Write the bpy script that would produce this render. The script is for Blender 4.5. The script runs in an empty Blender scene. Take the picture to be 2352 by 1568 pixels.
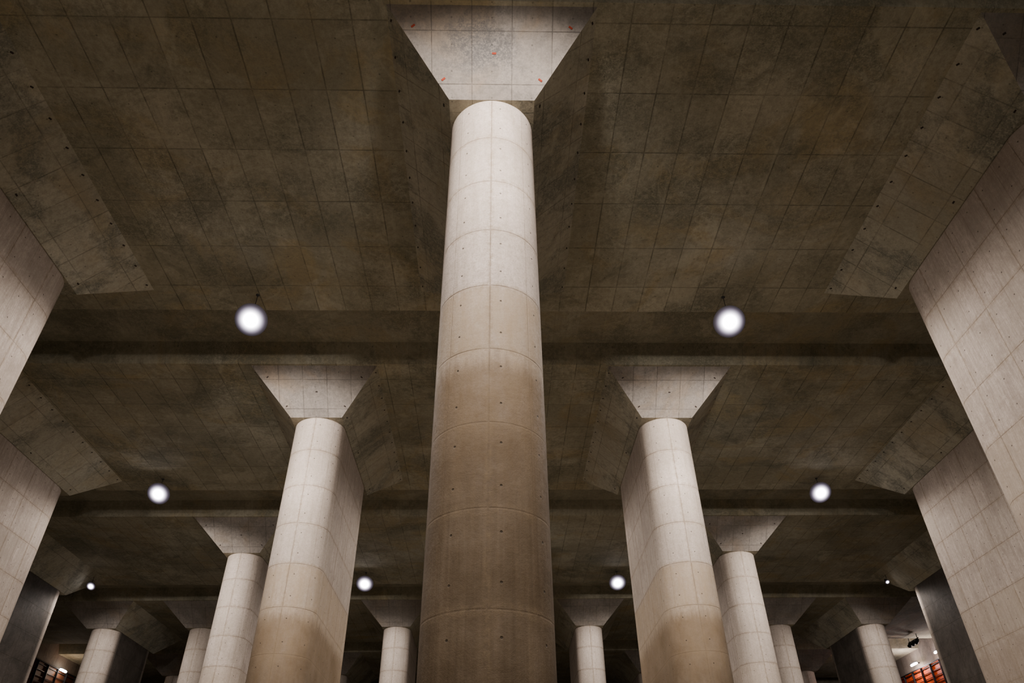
import bpy, bmesh, math, random
from mathutils import Matrix, Vector
random.seed(4)
# ---------------- solved layout (camera eye = origin, metres) ----------------
PITCH,YAW,ROLL,FPX=0.6506,-0.0291,-0.0144,1632.6
XC,Y0,Z0,SY,S,L=-0.107,10.02,14.87,14.56,14.08,7.15
W0,W1,A,H,B=1.018,2.47,1.55,1.44,1.40
ZF=-1.6
ZT=Z0+H
E_DOWN,E_FWD=1250,3000
scene=bpy.context.scene
col=scene.collection

# ---------------- helpers ----------------
class NT:
    def __init__(s,name):
        s.m=bpy.data.materials.new(name); s.m.use_nodes=True
        s.t=s.m.node_tree; s.t.nodes.clear()
        s.out=s.t.nodes.new('ShaderNodeOutputMaterial')
        s.b=s.t.nodes.new('ShaderNodeBsdfPrincipled')
        s.b.inputs['Specular IOR Level'].default_value=.2
        s.t.links.new(s.b.outputs[0],s.out.inputs[0])
    def n(s,k,**kw):
        x=s.t.nodes.new(k)
        for a,b in kw.items(): setattr(x,a,b)
        return x
    def l(s,a,b): s.t.links.new(a,b)
    def put(s,v,inp):
        if isinstance(v,(int,float)): inp.default_value=v
        elif isinstance(v,(tuple,list)): inp.default_value=v
        else: s.l(v,inp)
    def math(s,op,a,b=0.0,c=0.0):
        x=s.n('ShaderNodeMath',operation=op)
        s.put(a,x.inputs[0]); s.put(b,x.inputs[1]); s.put(c,x.inputs[2]); return x.outputs[0]
    def mapr(s,v,a,b,c=0.0,d=1.0,smooth=False):
        x=s.n('ShaderNodeMapRange'); 
        if smooth: x.interpolation_type='SMOOTHSTEP'
        s.put(v,x.inputs[0])
        for i,q in enumerate((a,b,c,d)): s.put(q,x.inputs[i+1])
        return x.outputs[0]
    def mix(s,f,a,b,mode='MIX'):
        x=s.n('ShaderNodeMix',data_type='RGBA',blend_type=mode)
        s.put(f,x.inputs[0])
        s.put((*a,1) if isinstance(a,tuple) and len(a)==3 else a,x.inputs[6])
        s.put((*b,1) if isinstance(b,tuple) and len(b)==3 else b,x.inputs[7])
        return x.outputs[2]
    def noise(s,vec,scale,detail=5,rough=.6,dist=0.0):
        x=s.n('ShaderNodeTexNoise'); s.l(vec,x.inputs['Vector'])
        x.inputs['Scale'].default_value=scale; x.inputs['Detail'].default_value=detail
        x.inputs['Roughness'].default_value=rough; x.inputs['Distortion'].default_value=dist
        return x.outputs['Fac']
    def xyz(s,x,y,z=0.0):
        c=s.n('ShaderNodeCombineXYZ'); s.put(x,c.inputs[0]); s.put(y,c.inputs[1]); s.put(z,c.inputs[2]); return c.outputs[0]
    def sep(s,v):
        c=s.n('ShaderNodeSeparateXYZ'); s.l(v,c.inputs[0]); return c.outputs
    def line(s,v,period,off,w):
        t=s.math('FRACT',s.math('DIVIDE',s.math('SUBTRACT',v,off),period))
        d=s.math('MULTIPLY',s.math('SUBTRACT',0.5,s.math('ABSOLUTE',s.math('SUBTRACT',t,0.5))),period)
        return s.mapr(d,w*.4,w,1.0,0.0)
    def cell(s,v,period,off):
        return s.math('FLOOR',s.math('DIVIDE',s.math('SUBTRACT',v,off),period))
    def white(s,x,y,z=0.0):
        w=s.n('ShaderNodeTexWhiteNoise',noise_dimensions='3D'); s.l(s.xyz(x,y,z),w.inputs['Vector']); return w.outputs['Value']

def shaft_mat():
    g=NT('shaft_concrete')
    uv=g.n('ShaderNodeUVMap').outputs[0]
    u,v,_=g.sep(uv)
    pos=g.n('ShaderNodeNewGeometry').outputs['Position']
    oi=g.n('ShaderNodeObjectInfo').outputs['Random']
    px_,py_,pz=g.sep(pos)
    ax=g.math('ABSOLUTE',px_); au=g.math('ABSOLUTE',u)
    side=g.mapr(ax,9.5,11,0,1)
    flat=g.mapr(au,1.5,2.0,0,1)
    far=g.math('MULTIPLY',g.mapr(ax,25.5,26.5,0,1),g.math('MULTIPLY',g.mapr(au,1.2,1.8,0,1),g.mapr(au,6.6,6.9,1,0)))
    nz=g.noise(pos,0.8,6,.68)
    nf=g.noise(pos,9,5,.85)
    spk=g.noise(pos,30,3,.8)
    streak=g.noise(g.xyz(g.math('MULTIPLY',u,6.0),g.math('MULTIPLY',v,.5),g.math('MULTIPLY',oi,40.0)),1.0,7,.75,.3)
    board=g.noise(g.xyz(g.math('MULTIPLY',u,24.0),g.math('MULTIPLY',v,1.8),oi),1.0,5,.75,.3)
    base=g.mix(g.mapr(nz,.3,.7),(.52,.445,.38),(.74,.635,.565))
    base=g.mix(g.mapr(nf,.33,.68,0,.62),base,(.34,.285,.225))
    base=g.mix(g.mapr(spk,.48,.66,0,.45),base,(.25,.205,.155))
    base=g.mix(g.mapr(streak,.42,.70,0,.5),base,(.31,.255,.195))
    base=g.mix(g.math('MULTIPLY',flat,g.mapr(streak,.3,.7,.0,.28)),base,(.30,.25,.21))
    base=g.mix(g.math('MULTIPLY',flat,g.mapr(board,.44,.64,0,.42)),base,(.24,.19,.15))
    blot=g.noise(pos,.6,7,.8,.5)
    base=g.mix(g.math('MULTIPLY',flat,g.mapr(blot,.48,.64,0,.42)),base,(.23,.185,.15))
    lift=g.white(g.cell(v,1.49,8.96),g.cell(u,1.57,.785),oi)
    base=g.mix(g.mapr(lift,0,1,0,.32),base,(.36,.31,.25))
    # silt high-water marks
    edge=g.noise(g.xyz(g.math('MULTIPLY',u,3.0),g.math('MULTIPLY',v,.9),oi),1.2,7,.8)
    drip=g.noise(g.xyz(g.math('MULTIPLY',u,9.0),g.math('MULTIPLY',v,.25),oi),1.0,5,.7)
    zz=g.math('ADD',pz,g.math('ADD',g.math('MULTIPLY',g.math('SUBTRACT',edge,.5),1.2),g.math('MULTIPLY',g.math('SUBTRACT',drip,.5),.4)))
    stain=g.mapr(side,0,1,1.0,.3)
    tan=g.mapr(pz,8.85,9.05,1.0,0.0)
    base=g.mix(g.math('MULTIPLY',stain,g.math('MULTIPLY',tan,g.mapr(edge,.3,.7,.25,.8))),base,(.37,.275,.165))
    mud=g.mapr(zz,6.9,7.5,1.0,0.0,True)
    base=g.mix(g.math('MULTIPLY',stain,g.math('MULTIPLY',mud,g.mapr(nz,.32,.68,.5,.88))),base,(.165,.11,.056))
    mud2=g.mapr(zz,3.8,7.0,1.0,0.0,True)
    base=g.mix(g.math('MULTIPLY',stain,g.math('MULTIPLY',mud2,g.mapr(g.math('ADD',g.math('MULTIPLY',nz,.5),g.math('MULTIPLY',drip,.5)),.36,.64,.4,.85))),base,(.090,.063,.036))
    tide=g.mapr(g.math('ABSOLUTE',g.math('SUBTRACT',zz,7.45)),0.0,.09,.45,0)
    base=g.mix(g.math('MULTIPLY',stain,g.math('MULTIPLY',tide,g.mapr(nf,.35,.6,.1,1))),base,(.50,.41,.31))
    # joints
    lh=g.line(v,1.49,8.96,.019); lv=g.line(u,.785,0,.014); lv2=g.line(u,1.5708,0,.018)
    ln=g.math('MAXIMUM',lh,g.math('MAXIMUM',g.math('MULTIPLY',lv,.45),lv2))
    ln=g.math('MULTIPLY',ln,g.mapr(g.noise(pos,2.3,4,.7),.3,.6,.4,1.0))
    ln=g.math('MULTIPLY',ln,g.mapr(pz,6.5,8.0,.5,1.0))
    base=g.mix(g.math('MULTIPLY',ln,.62),base,(.12,.085,.055))
    halo=g.math('MAXIMUM',g.line(v,1.49,8.96,.12),g.line(u,1.5708,0,.08))
    base=g.mix(g.math('MULTIPLY',halo,g.mapr(nf,.4,.65,0,.45)),base,(.27,.20,.12))
    # tie holes
    fu=g.math('MULTIPLY',g.math('SUBTRACT',g.math('FRACT',g.math('DIVIDE',g.math('SUBTRACT',u,.0),.3927*2)),.26),.3927*2)
    fv=g.math('MULTIPLY',g.math('SUBTRACT',g.math('FRACT',g.math('DIVIDE',g.math('SUBTRACT',v,8.96),.745)),.5),.745)
    d=g.math('SQRT',g.math('ADD',g.math('MULTIPLY',fu,fu),g.math('MULTIPLY',fv,fv)))
    hole=g.mapr(d,.012,.025,1.0,0.0)
    base=g.mix(g.math('MULTIPLY',hole,.82),base,(.05,.04,.028))
    base=g.mix(g.math('MULTIPLY',far,g.mapr(blot,.35,.65,.8,.95)),base,(.036,.032,.027))  # unlit look of the outermost side faces painted into the base colour
    g.l(base,g.b.inputs['Base Color'])
    g.put(g.mapr(nf,.3,.7,.65,.9),g.b.inputs['Roughness'])
    hgt=g.math('ADD',g.math('MULTIPLY',g.math('MAXIMUM',g.math('MULTIPLY',ln,.5),hole),-1.0),g.math('ADD',g.math('MULTIPLY',nf,.8),g.math('MULTIPLY',streak,.3)))
    bp=g.n('ShaderNodeBump'); bp.inputs['Strength'].default_value=.6; bp.inputs['Distance'].default_value=.02
    g.l(hgt,bp.inputs['Height']); g.l(bp.outputs[0],g.b.inputs['Normal'])
    return g.m

def slab_mat(name,c1,c2,cd,warm,px,offx,py,offy,uvmode=False,dark=.6,dlo=.5,dhi=.68,lw=.03,hole_c=(.02,.018,.015),recess=False,msc=.55,lstr=.75,wst=.7,centre=False,lmin=.12):
    g=NT(name)
    pos=g.n('ShaderNodeNewGeometry').outputs['Position']
    if uvmode: u,v,_=g.sep(g.n('ShaderNodeUVMap').outputs[0])
    else: u,v,_=g.sep(pos)
    oi=g.n('ShaderNodeObjectInfo').outputs['Random']
    x,y,z=g.sep(pos)
    big=g.noise(pos,.22,5,.6,.6)
    med=g.noise(pos,msc,6,.7,.4)
    fin=g.noise(pos,7,6,.8)
    spk=g.noise(pos,22,4,.8)
    base=g.mix(g.mapr(big,.38,.62),c1,c2)
    base=g.mix(g.mapr(g.noise(pos,.33,4,.6,1.5),.50,.66,0,wst),base,warm)
    msk=g.mapr(med,dlo,dhi,0,1,True)
    if centre:   # damp mould patch in the middle of the nearest sloping face
        du=g.math('DIVIDE',g.math('ADD',u,.35),1.1); dv=g.math('DIVIDE',g.math('SUBTRACT',v,1.2),.75)
        rr=g.math('SQRT',g.math('ADD',g.math('MULTIPLY',du,du),g.math('MULTIPLY',dv,dv)))
        rr=g.math('ADD',rr,g.math('MULTIPLY',g.math('SUBTRACT',g.noise(pos,1.6,5,.75),.5),1.8))
        pt=g.math('MULTIPLY',g.mapr(rr,.4,1.1,1,0,True),g.mapr(y,12,14,1,.25))
        msk=g.math('MAXIMUM',g.math('MULTIPLY',msk,.35),pt)
    mm=g.math('MULTIPLY',msk,g.mapr(g.math('ADD',g.math('MULTIPLY',spk,.5),g.math('MULTIPLY',fin,.5)),.42,.54,.25,1.0))
    base=g.mix(g.math('MULTIPLY',mm,dark),base,cd)
    base=g.mix(g.mapr(fin,.42,.70,0,.55),base,tuple(k*.5 for k in c1))
    base=g.mix(g.mapr(spk,.5,.70,0,.38),base,tuple(k*.35 for k in c1))
    if not uvmode:
        ring=g.math('ABSOLUTE',g.math('SUBTRACT',g.noise(pos,.30,3,.5,1.0),.53))
        base=g.mix(g.math('MULTIPLY',g.mapr(ring,0,.012,.2,0),g.mapr(fin,.3,.6,.3,1)),base,tuple(k*1.4 for k in c2))
        b2=g.noise(pos,.5,7,.78,.6)
        base=g.mix(g.mapr(b2,.52,.66,0,.5,True),base,cd)
        b3=g.noise(pos,.42,6,.75,.3)
        base=g.mix(g.mapr(b3,.36,.46,.35,0,True),base,tuple(k*1.15 for k in c2))
    pv=g.white(g.cell(u,px,offx),g.cell(v,py,offy),oi)
    base=g.mix(g.mapr(pv,0,1,0,.24),base,tuple(k*.45 for k in c1))
    grain=g.noise(g.xyz(g.math('MULTIPLY',u,9.0),g.math('MULTIPLY',v,1.2),0.0),1.0,4,.7)
    base=g.mix(g.mapr(grain,.48,.75,0,.4),base,tuple(k*.45 for k in c2))
    ln=g.math('MAXIMUM',g.line(u,px,offx,lw),g.line(v,py,offy,lw))
    brk=g.mapr(g.noise(pos,.8,5,.75),.36,.60,lmin,1.0)
    ln=g.math('MULTIPLY',ln,brk)
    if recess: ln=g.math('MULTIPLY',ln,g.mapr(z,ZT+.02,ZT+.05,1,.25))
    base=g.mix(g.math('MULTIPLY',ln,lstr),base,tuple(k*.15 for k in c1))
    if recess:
        base=g.mix(g.mapr(z,ZT+.02,ZT+.3,0,.3),base,tuple(k*.25 for k in c1))  # shade inside the ceiling recesses mixed into the base colour
    fu=g.math('MULTIPLY',g.math('SUBTRACT',g.math('FRACT',g.math('DIVIDE',g.math('SUBTRACT',u,offx),px)),.5),px)
    fv=g.math('MULTIPLY',g.math('SUBTRACT',g.math('FRACT',g.math('DIVIDE',g.math('SUBTRACT',v,offy),py*.5)),.5),py*.5)
    d=g.math('SQRT',g.math('ADD',g.math('MULTIPLY',fu,fu),g.math('MULTIPLY',fv,fv)))
    hole=g.mapr(d,.012,.03,1.0,0.0)
    base=g.mix(g.math('MULTIPLY',hole,.45),base,hole_c)
    g.l(base,g.b.inputs['Base Color']); g.b.inputs['Roughness'].default_value=.85
    bp=g.n('ShaderNodeBump'); bp.inputs['Strength'].default_value=.5; bp.inputs['Distance'].default_value=.03
    g.l(g.math('SUBTRACT',g.math('MULTIPLY',fin,.7),g.math('MULTIPLY',ln,.6)),bp.inputs['Height']); g.l(bp.outputs[0],g.b.inputs['Normal'])
    return g.m

def plain(name,c,rough=.6,metal=0.0,var=.25,scale=12):
    g=NT(name); pos=g.n('ShaderNodeNewGeometry').outputs['Position']
    n=g.noise(pos,scale,4,.6)
    g.l(g.mix(g.mapr(n,.35,.7,0,var*2),c,tuple(k*.5 for k in c)),g.b.inputs['Base Color'])
    g.b.inputs['Roughness'].default_value=rough; g.b.inputs['Metallic'].default_value=metal
    return g.m
def emis(name,c,s,radial=None):
    g=NT(name); g.b.inputs['Base Color'].default_value=(.06,.05,.04,1); g.b.inputs['Roughness'].default_value=1
    g.b.inputs['Specular IOR Level'].default_value=0
    g.b.inputs['Emission Color'].default_value=(*c,1); g.b.inputs['Emission Strength'].default_value=s
    if radial:   # lamp glare painted into the disc emission: white core, soft halo to rim
        tc=g.n('ShaderNodeTexCoord').outputs['Object']; x,y,z=g.sep(tc)
        r=g.math('DIVIDE',g.math('SQRT',g.math('ADD',g.math('MULTIPLY',x,x),g.math('MULTIPLY',y,y))),radial)
        f=g.math('EXPONENT',g.math('MULTIPLY',g.math('MAXIMUM',g.math('SUBTRACT',r,.36),0.0),-11.5))
        g.l(g.mix(g.mapr(r,.4,.85,0,1),c,(.86,.74,1.0)),g.b.inputs['Emission Color'])
        g.l(g.math('ADD',g.math('MULTIPLY',f,s),.008),g.b.inputs['Emission Strength'])
    return g.m

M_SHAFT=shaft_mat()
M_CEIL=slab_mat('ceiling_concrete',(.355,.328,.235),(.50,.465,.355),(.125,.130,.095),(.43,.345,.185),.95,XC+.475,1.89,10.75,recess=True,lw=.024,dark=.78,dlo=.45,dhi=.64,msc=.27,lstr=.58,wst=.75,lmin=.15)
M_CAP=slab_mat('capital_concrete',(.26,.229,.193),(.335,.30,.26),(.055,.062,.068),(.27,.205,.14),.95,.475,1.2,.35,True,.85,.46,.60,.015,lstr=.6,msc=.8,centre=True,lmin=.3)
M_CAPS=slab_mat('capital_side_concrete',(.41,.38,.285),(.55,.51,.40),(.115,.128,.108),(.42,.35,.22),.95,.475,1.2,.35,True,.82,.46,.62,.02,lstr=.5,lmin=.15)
M_WALL=slab_mat('wall_concrete',(.22,.18,.15),(.30,.26,.22),(.09,.085,.08),(.2,.14,.09),1.8,0,1.8,0)
M_FLOOR=slab_mat('floor_concrete',(.21,.187,.145),(.27,.245,.19),(.08,.07,.055),(.18,.145,.10),3.0,0,3.0,0)
M_RUST=plain('rust_plate',(.28,.038,.016),.7)
M_DARK=plain('dark_plate',(.040,.028,.022),.7)
M_METAL=plain('grey_steel',(.05,.05,.05),.5,.6)
M_BLACK=plain('black_metal',(.02,.02,.022),.5,.3)
M_TUBE=emis('tube_glow',(1,.93,.82),40)

def mesh_obj(name,verts,faces,mat,uvs=None,smooth=None):
    me=bpy.data.meshes.new(name); me.from_pydata(verts,[],faces)
    if uvs:
        uvl=me.uv_layers.new(name='UVMap')
        k=0
        for f in uvs:
            for c in f: uvl.data[k].uv=c; k+=1
    if mat: me.materials.append(mat)
    if smooth:
        for p in me.polygons: p.use_smooth=smooth(p.index)
    me.update()
    o=bpy.data.objects.new(name,me); col.objects.link(o); return o
def empty(name,loc):
    e=bpy.data.objects.new(name,None); e.location=loc; e.empty_display_size=.5; col.objects.link(e); return e
def boxes(name,lst,mat,bevel=0):
    bm=bmesh.new()
    for (c,d) in lst:
        r=bmesh.ops.create_cube(bm,size=1.0)
        bmesh.ops.scale(bm,vec=d,verts=r['verts']); bmesh.ops.translate(bm,vec=c,verts=r['verts'])
    if bevel: bmesh.ops.bevel(bm,geom=list(bm.edges),offset=bevel,segments=2,affect='EDGES')
    me=bpy.data.meshes.new(name); bm.to_mesh(me); bm.free(); me.materials.append(mat)
    o=bpy.data.objects.new(name,me); col.objects.link(o); return o

# ---------------- pillar prototype meshes -------------
def build_shaft():
    N=32; pts=[]
    q=math.pi/2
    for i in range(N//2+1):
        a=i/(N//2)*q; pts.append((math.sin(a),1-math.cos(a),a))
    st=L-2; K=6
    for i in range(1,K+1): pts.append((1,1+st*i/K,q+st*i/K))
    for i in range(1,N//2+1):
        a=q+i/(N//2)*q; pts.append((math.sin(a),L-1-math.cos(a),a+st))
    half=len(pts)
    ring=pts+[(-x,y,-s) for x,y,s in reversed(pts[1:-1])]
    n=len(ring); hz=Z0-ZF; zs=[0,hz*.25,hz*.5,hz*.75,hz-.03,hz]
    V=[];F=[];UV=[]
    for z in zs:
        k=1.0 if z<hz-.001 else .985
        for x,y,s in ring: V.append((x*k,L/2+(y-L/2)*(1-(1-k)*.3),z))
    tot=pts[-1][2]
    for j in range(len(zs)-1):
        for i in range(n):
            i2=(i+1)%n
            F.append((j*n+i,j*n+i2,(j+1)*n+i2,(j+1)*n+i))
            s1,s2=ring[i][2],ring[i2][2]
            if i==half-1: s1=-tot if s2<0 else s1
            if i2==0: s2=0.0
            UV.append([(s1,zs[j]+ZF),(s2,zs[j]+ZF),(s2,zs[j+1]+ZF),(s1,zs[j+1]+ZF)])
    ns=len(F)
    F.append(tuple(reversed(range(n)))); UV.append([(0,0)]*n)
    F.append(tuple((len(zs)-1)*n+i for i in range(n))); UV.append([(0,0)]*n)
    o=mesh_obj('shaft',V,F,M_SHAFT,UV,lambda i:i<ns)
    return o
def build_capital():
    z0=Z0-ZF; z1=ZT-ZF
    b=[(-W0,0,z0),(W0,0,z0),(W0,L,z0),(-W0,L,z0)]
    t=[(-W1,-A,z1),(W1,-A,z1),(W1,L+B,z1),(-W1,L+B,z1)]
    V=b+t
    F=[(3,2,1,0),(4,5,6,7),(0,1,5,4),(1,2,6,5),(2,3,7,6),(3,0,4,7)]
    sl=math.hypot(A,H); sd=math.hypot(W1-W0,H)
    UV=[[(V[i][0],V[i][1]) for i in F[0]],[(V[i][0],V[i][1]) for i in F[1]],
        [(-W0,0),(W0,0),(W1,sl),(-W1,sl)],
        [(.3,0),(L+.3,0),(L+B+.3,sd),(-A+.3,sd)],
        [(W0,0),(-W0,0),(-W1,sl),(W1,sl)],
        [(L+.3,0),(.3,0),(-A+.3,sd),(L+B+.3,sd)]]
    o=mesh_obj('capital',V,F,M_CAP,UV)
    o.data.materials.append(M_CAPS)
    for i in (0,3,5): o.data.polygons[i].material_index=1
    return o
P_SHAFT=build_shaft(); P_CAP=build_capital()
def plate_mesh(mat,w,h):
    o=boxes('anchor_plate',[((0,0,0),(w,h,.02))],mat,.003)
    m=o.data; bpy.data.objects.remove(o); return m
PL_R=plate_mesh(M_RUST,.10,.045); PL_D=plate_mesh(M_DARK,.085,.045)
def face_frame(which,s,t):
    z0=Z0-ZF; z=z0+H*s
    if which=='front':
        w=W0+(W1-W0)*s; p=Vector((t*w,-A*s,z)); xa=Vector((1,0,0)); ya=Vector((0,-A,H)).normalized()
    else:
        sg=1 if which=='east' else -1
        p=Vector((sg*(W0+(W1-W0)*s),t,z)); xa=Vector((0,sg,0)); ya=Vector((sg*(W1-W0),0,H)).normalized()
    n=xa.cross(ya)
    return p,xa,ya,n
def add_plates(cap,detail,rust):
    lst=[]
    for t,s,rot in [(-.86,.78,.6),(.86,.78,-.6),(.03,.5,0),(-.86,.22,.6),(.86,.22,-.6)]:
        lst.append(('front',s,t,rot,PL_R if rust else PL_D))
    if detail:
        for side in ('east','west'):
            y=-A+.35
            while y<L+B-.2:
                lst.append((side,.94,y,random.uniform(-.1,.1)+.5*(1 if side=='east' else -1),PL_D)); y+=.94
            for y in (.25,3.2,6.8): lst.append((side,.1,y,0,PL_D))
    for w,s,t,rot,me in lst:
        p,xa,ya,n=face_frame(w,s,t)
        o=bpy.data.objects.new('anchor_plate',me)
        if me is PL_R: o['label']='small rust-red steel plate'
        xr=xa*math.cos(rot)+ya*math.sin(rot); yr=n.cross(xr)
        Mx=Matrix((xr,yr,n)).transposed().to_4x4(); Mx.translation=p
        o.matrix_local=Mx; o.parent=cap; col.objects.link(o)
first=True
PILL=[(0,0),(0,-1),(0,1),(1,-.5),(1,.5),(1,-1.5),(1,1.5),(2,0),(2,-1),(2,1),(2,-2),(2,2),
      (3,-.5),(3,.5),(3,-1.5),(3,1.5),(3,-2),(3,2),(4,0),(4,-1),(4,1),(4,-2),(4,2)]
for r,k in PILL:
    e=empty('concrete_pillar',(XC+k*S,Y0+r*SY,ZF))
    e['category']='pillar'
    e['group']='concrete pillars of the hall'
    if (r,k)==(0,0): e['label']='tall pale round-ended concrete pillar, floodlit top, brown silt-stained lower half'
    elif r==0: e['label']='massive oblong concrete pillar with long flat board-marked side face'
    elif r==1: e['label']='pale oblong concrete pillar with flared capital and brown silt line'
    else: e['label']='distant grey concrete pillar with rounded end under flared capital'
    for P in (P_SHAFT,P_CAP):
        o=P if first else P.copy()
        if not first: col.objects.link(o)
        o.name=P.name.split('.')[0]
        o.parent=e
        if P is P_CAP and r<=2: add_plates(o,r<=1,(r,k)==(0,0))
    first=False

# ---------------- room shell ----------------
XW=38.0; YB,YN=100.0,-24.0
prof=[(YN,ZT)]
RZ=ZT+.75
for i in range(-3,6):
    g0=Y0+i*SY+L+2.45; 
    if g0<YN+1: continue
    g1=g0+2.85; g2=g0+3.3
    if g2>YB: break
    prof+=[(g0,ZT),(g0+.02,RZ),(g1,RZ),(g2,ZT)]
prof.append((YB,ZT))
V=[];F=[]
for y,z in prof: V+=[(-XW,y,z),(XW,y,z)]
for i in range(len(prof)-1): F.append((2*i,2*i+2,2*i+3,2*i+1))
n=len(V); top=ZT+2
V+=[(-XW,YN,top),(XW,YN,top),(-XW,YB,top),(XW,YB,top)]
F.append((n,n+1,n+3,n+2)); F.append((0,1,n+1,n)); F.append((2*len(prof)-2,n+2,n+3,2*len(prof)-1))
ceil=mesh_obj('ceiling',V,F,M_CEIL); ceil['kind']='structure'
ceil['label']='dark stained concrete ceiling with formwork joints and transverse recesses'
def wall(name,c,d,mat):
    o=boxes(name,[(c,d)],mat); o['kind']='structure'; return o
HC=(top+ZF)/2; HH=top-ZF
wall('floor',(0,(YB+YN)/2,ZF-.2),(2*XW+1,YB-YN+1,.4),M_FLOOR)
wall('wall_left',(-XW-.25,(YB+YN)/2,HC),(.5,YB-YN,HH),M_WALL)
wall('wall_right',(XW+.25,(YB+YN)/2,HC),(.5,YB-YN,HH),M_WALL)
wall('wall_back',(0,YB+.25,HC),(2*XW+1,.5,HH),M_WALL)
wall('wall_front',(0,YN-.25,HC),(2*XW+1,.5,HH),M_WALL)

# ---------------- hanging floodlights ----------------
def lathe(name,prof,mat,N=28,smooth=True):
    V=[];F=[]
    for r,z in prof:
        for i in range(N):
            a=2*math.pi*i/N; V.append((r*math.cos(a),r*math.sin(a),z))
    for j in range(len(prof)-1):
        for i in range(N):
            F.append((j*N+i,j*N+(i+1)%N,(j+1)*N+(i+1)%N,(j+1)*N+i))
    F.append(tuple(reversed(range(N)))); F.append(tuple((len(prof)-1)*N+i for i in range(N)))
    return mesh_obj(name,V,F,mat,None,(lambda i:i<N*(len(prof)-1)) if smooth else None)
def spot(name,parent,loc,aim,energy,deg,blend,rad):
    ld=bpy.data.lights.new(name,'SPOT'); ld.energy=energy; ld.spot_size=math.radians(deg); ld.spot_blend=blend
    ld.shadow_soft_size=rad; ld.color=(1,.905,.855)
    o=bpy.data.objects.new(name,ld); col.objects.link(o); o.parent=parent; o.location=loc
    o.rotation_euler=Vector(aim).to_track_quat('-Z','Y').to_euler()
LM={}
def lamp(x,y,z,R=.56,kf=1.0,kd=1.0,cone=146):
    if R not in LM: LM[R]=emis('lamp_glow',(1,.94,1.0),36,R)
    e=empty('hanging_floodlight',(x,y,ZT)); e['category']='lamp'
    e['group']='floodlights hung from the ceiling'
    e['label']='glaring white floodlight hung on a short steel rod under ceiling'
    dz=z-ZT
    head=empty('lamp_head',(0,0,dz)); head.parent=e; head.rotation_euler=(-.75,0,0)
    gl=lathe('lamp_glass',[(R*math.sin(a),-R*math.cos(a)*.12) for a in [math.radians(d) for d in (2,8,15,22,30,45,60,75,90)]],LM[R],40)
    gl.parent=head
    hs=lathe('housing',[(R*.99,.01),(R*.97,.03),(R*.8,.12),(R*.5,.2),(R*.3,.25),(.07,.28)],M_METAL,40)
    hs.parent=head
    rd=lathe('rod',[(.012,.05),(.012,-dz-.03),(.06,-dz-.03),(.06,-dz)],M_METAL,12)
    rd.parent=e; rd.location=(0,0,dz)
    if kd: spot('flood_light',e,(0,0,dz-.65),(0,.0,-1),E_DOWN*kd,168,.4,.25)
    if kf: spot('flood_light',e,(0,.8,dz-.3),(0,.8,-1),E_FWD*kf,cone,.5,.25)
for x,y,z,kf,kd,cone in [(-8.2,-10.2,15.2,.4,.4,146),(8.2,-10.2,15.2,.4,.4,146),(0,4.2,15.2,1.65,1.7,146),(-16.4,4.2,15.2,.35,.8,138),(16.4,4.2,15.2,.35,.8,138),
              (-8.24,18.8,15.2,1.05,1.9,146),(8.0,18.8,15.2,1.05,1.9,146),
              (-16.65,32.9,15.52,.9,.9,130),(16.45,32.9,15.52,.9,.9,130),(0,32.9,15.52,1,1,146),(-8.45,46.5,15.58,.8,.35,112),(8.05,46.5,15.58,.8,.35,112)]:
    lamp(x,y,z,.56,kf,kd,cone)
lamp(-26.0,46.5,15.5,.28,.6,.3,120); lamp(25.9,46.4,15.5,.15,.6,.3,120)

# ---------------- side-wall fittings far back ----------------
def screen(name,xw,sg,y0,y1,z0,z1,mat,label):
    e=empty(name,(xw,(y0+y1)/2,z0)); e['category']='wall panel'; e['label']=label
    h=z1-z0; w=y1-y0
    a=boxes('panel_sheet',[((-sg*.06,0,h/2),(.1,w,h))],mat); a.parent=e
    bars=[((-sg*.3,0,h-.04),(.08,w,.08)),((-sg*.14,0,.08),(.1,w,.16))]
    t=-w/2+.05
    while t<=w/2: bars.append(((-sg*.2,t,h/2),(.2,.05,h))); t+=1.6
    t=.5
    while t<h-.1: bars.append(((-sg*.18,0,t),(.06,w,.035))); t+=.42
    b=boxes('rail_frame',bars,M_BLACK); b.parent=e
M_OR=plain('orange_sheet',(.80,.085,.008),.5,0,.45,2.5)  # saturated orange base colour, no emission
M_BR=plain('brown_sheet',(.09,.035,.018),.6)
screen('orange_wall_panel',XW,1,60.5,71,9,14.75,M_OR,'orange wall panel behind dark railing bars')
screen('brown_wall_panel',-XW,-1,60.5,71,9,15.2,M_BR,'dark reddish brown wall panel behind thin railing bars')
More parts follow.
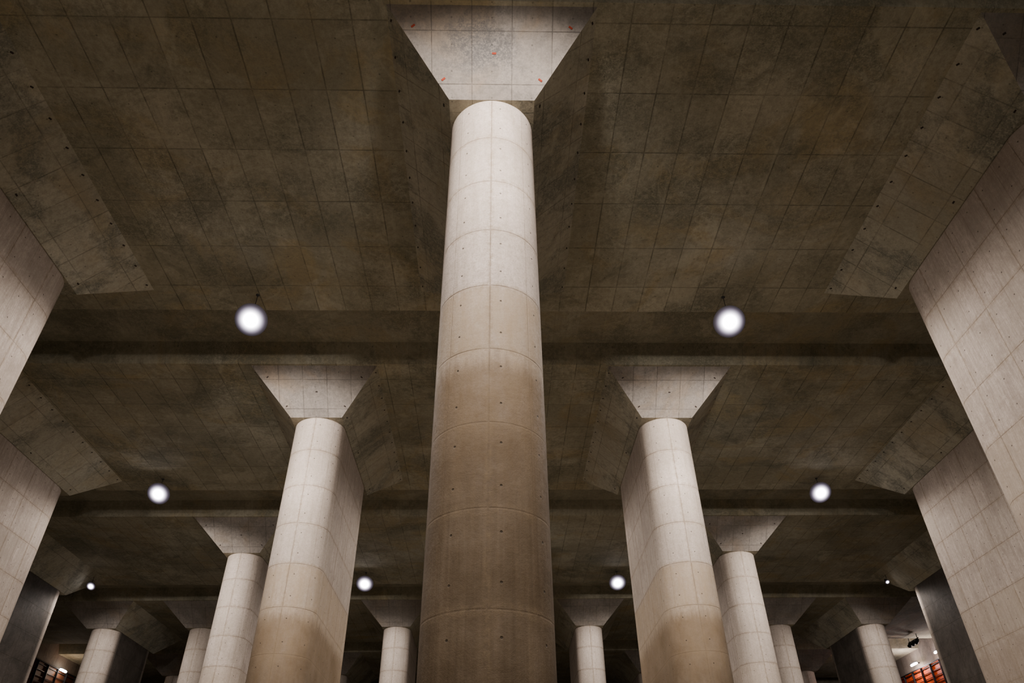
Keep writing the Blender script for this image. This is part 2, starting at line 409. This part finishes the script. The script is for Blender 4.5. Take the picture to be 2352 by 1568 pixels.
def wlamp(x,sg,y,z,ln,pw,c=(1,.85,.85)):
    e=empty('wall_lamp',(x,y,z)); e['category']='lamp'; e['label']='white tube lamp on a bracket fixed to side wall'
    a=boxes('lamp_tube',[((-sg*.55,0,0),(.16,ln,.16))],M_TUBE,.04); a.parent=e
    b=boxes('bracket',[((-sg*.3,0,.12),(.6,.08,.08)),((-sg*.55,0,.12),(.2,ln*.9,.06))],M_BLACK,.01); b.parent=e
    ld=bpy.data.lights.new('tube_light','POINT'); ld.energy=pw; ld.shadow_soft_size=.2; ld.color=c
    o=bpy.data.objects.new('tube_light',ld); col.objects.link(o); o.parent=e; o.location=(-sg*.95,0,-.1)
wlamp(XW,1,67.2,15.1,1.1,330); wlamp(XW,1,63.2,15.15,.5,240); wlamp(-XW,-1,67.2,15.1,1.1,90,(1,.7,.5))
e=empty('spotlight_cluster',(35.5,62.6,ZT)); e['category']='spotlight'; e['label']='black spotlights clustered on a ceiling bar'
b=boxes('bar',[((0,0,-.35),(.06,1.8,.06)),((0,-.7,-.17),(.05,.05,.34)),((0,.7,-.17),(.05,.05,.34))],M_BLACK,.01); b.parent=e
for t in (-.6,0,.6):
    h=lathe('spotlight_head',[(.1,-.25),(.16,-.22),(.16,.05),(.1,.2),(.04,.25)],M_BLACK,14); h.parent=e; h.location=(-.05,t,-.55); h.rotation_euler=(0,.7,0)

# ---------------- world + camera ----------------
w=bpy.data.worlds.new('World'); scene.world=w; w.use_nodes=True
w.node_tree.nodes['Background'].inputs[0].default_value=(.02,.017,.015,1)
w.node_tree.nodes['Background'].inputs[1].default_value=.2
F_=Vector((math.sin(-YAW)*math.cos(PITCH),math.cos(YAW)*math.cos(PITCH),math.sin(PITCH)))
R0=Vector((math.cos(YAW),math.sin(YAW),0)); U0=R0.cross(F_)
R_=R0*math.cos(ROLL)+U0*math.sin(ROLL); U_=-R0*math.sin(ROLL)+U0*math.cos(ROLL)
cd=bpy.data.cameras.new('Camera'); cam=bpy.data.objects.new('Camera',cd); col.objects.link(cam)
cam.matrix_world=Matrix((R_,U_,-F_)).transposed().to_4x4()
cd.sensor_fit='HORIZONTAL'; cd.sensor_width=36; cd.lens=FPX*36/2352; cd.clip_end=500
scene.camera=cam
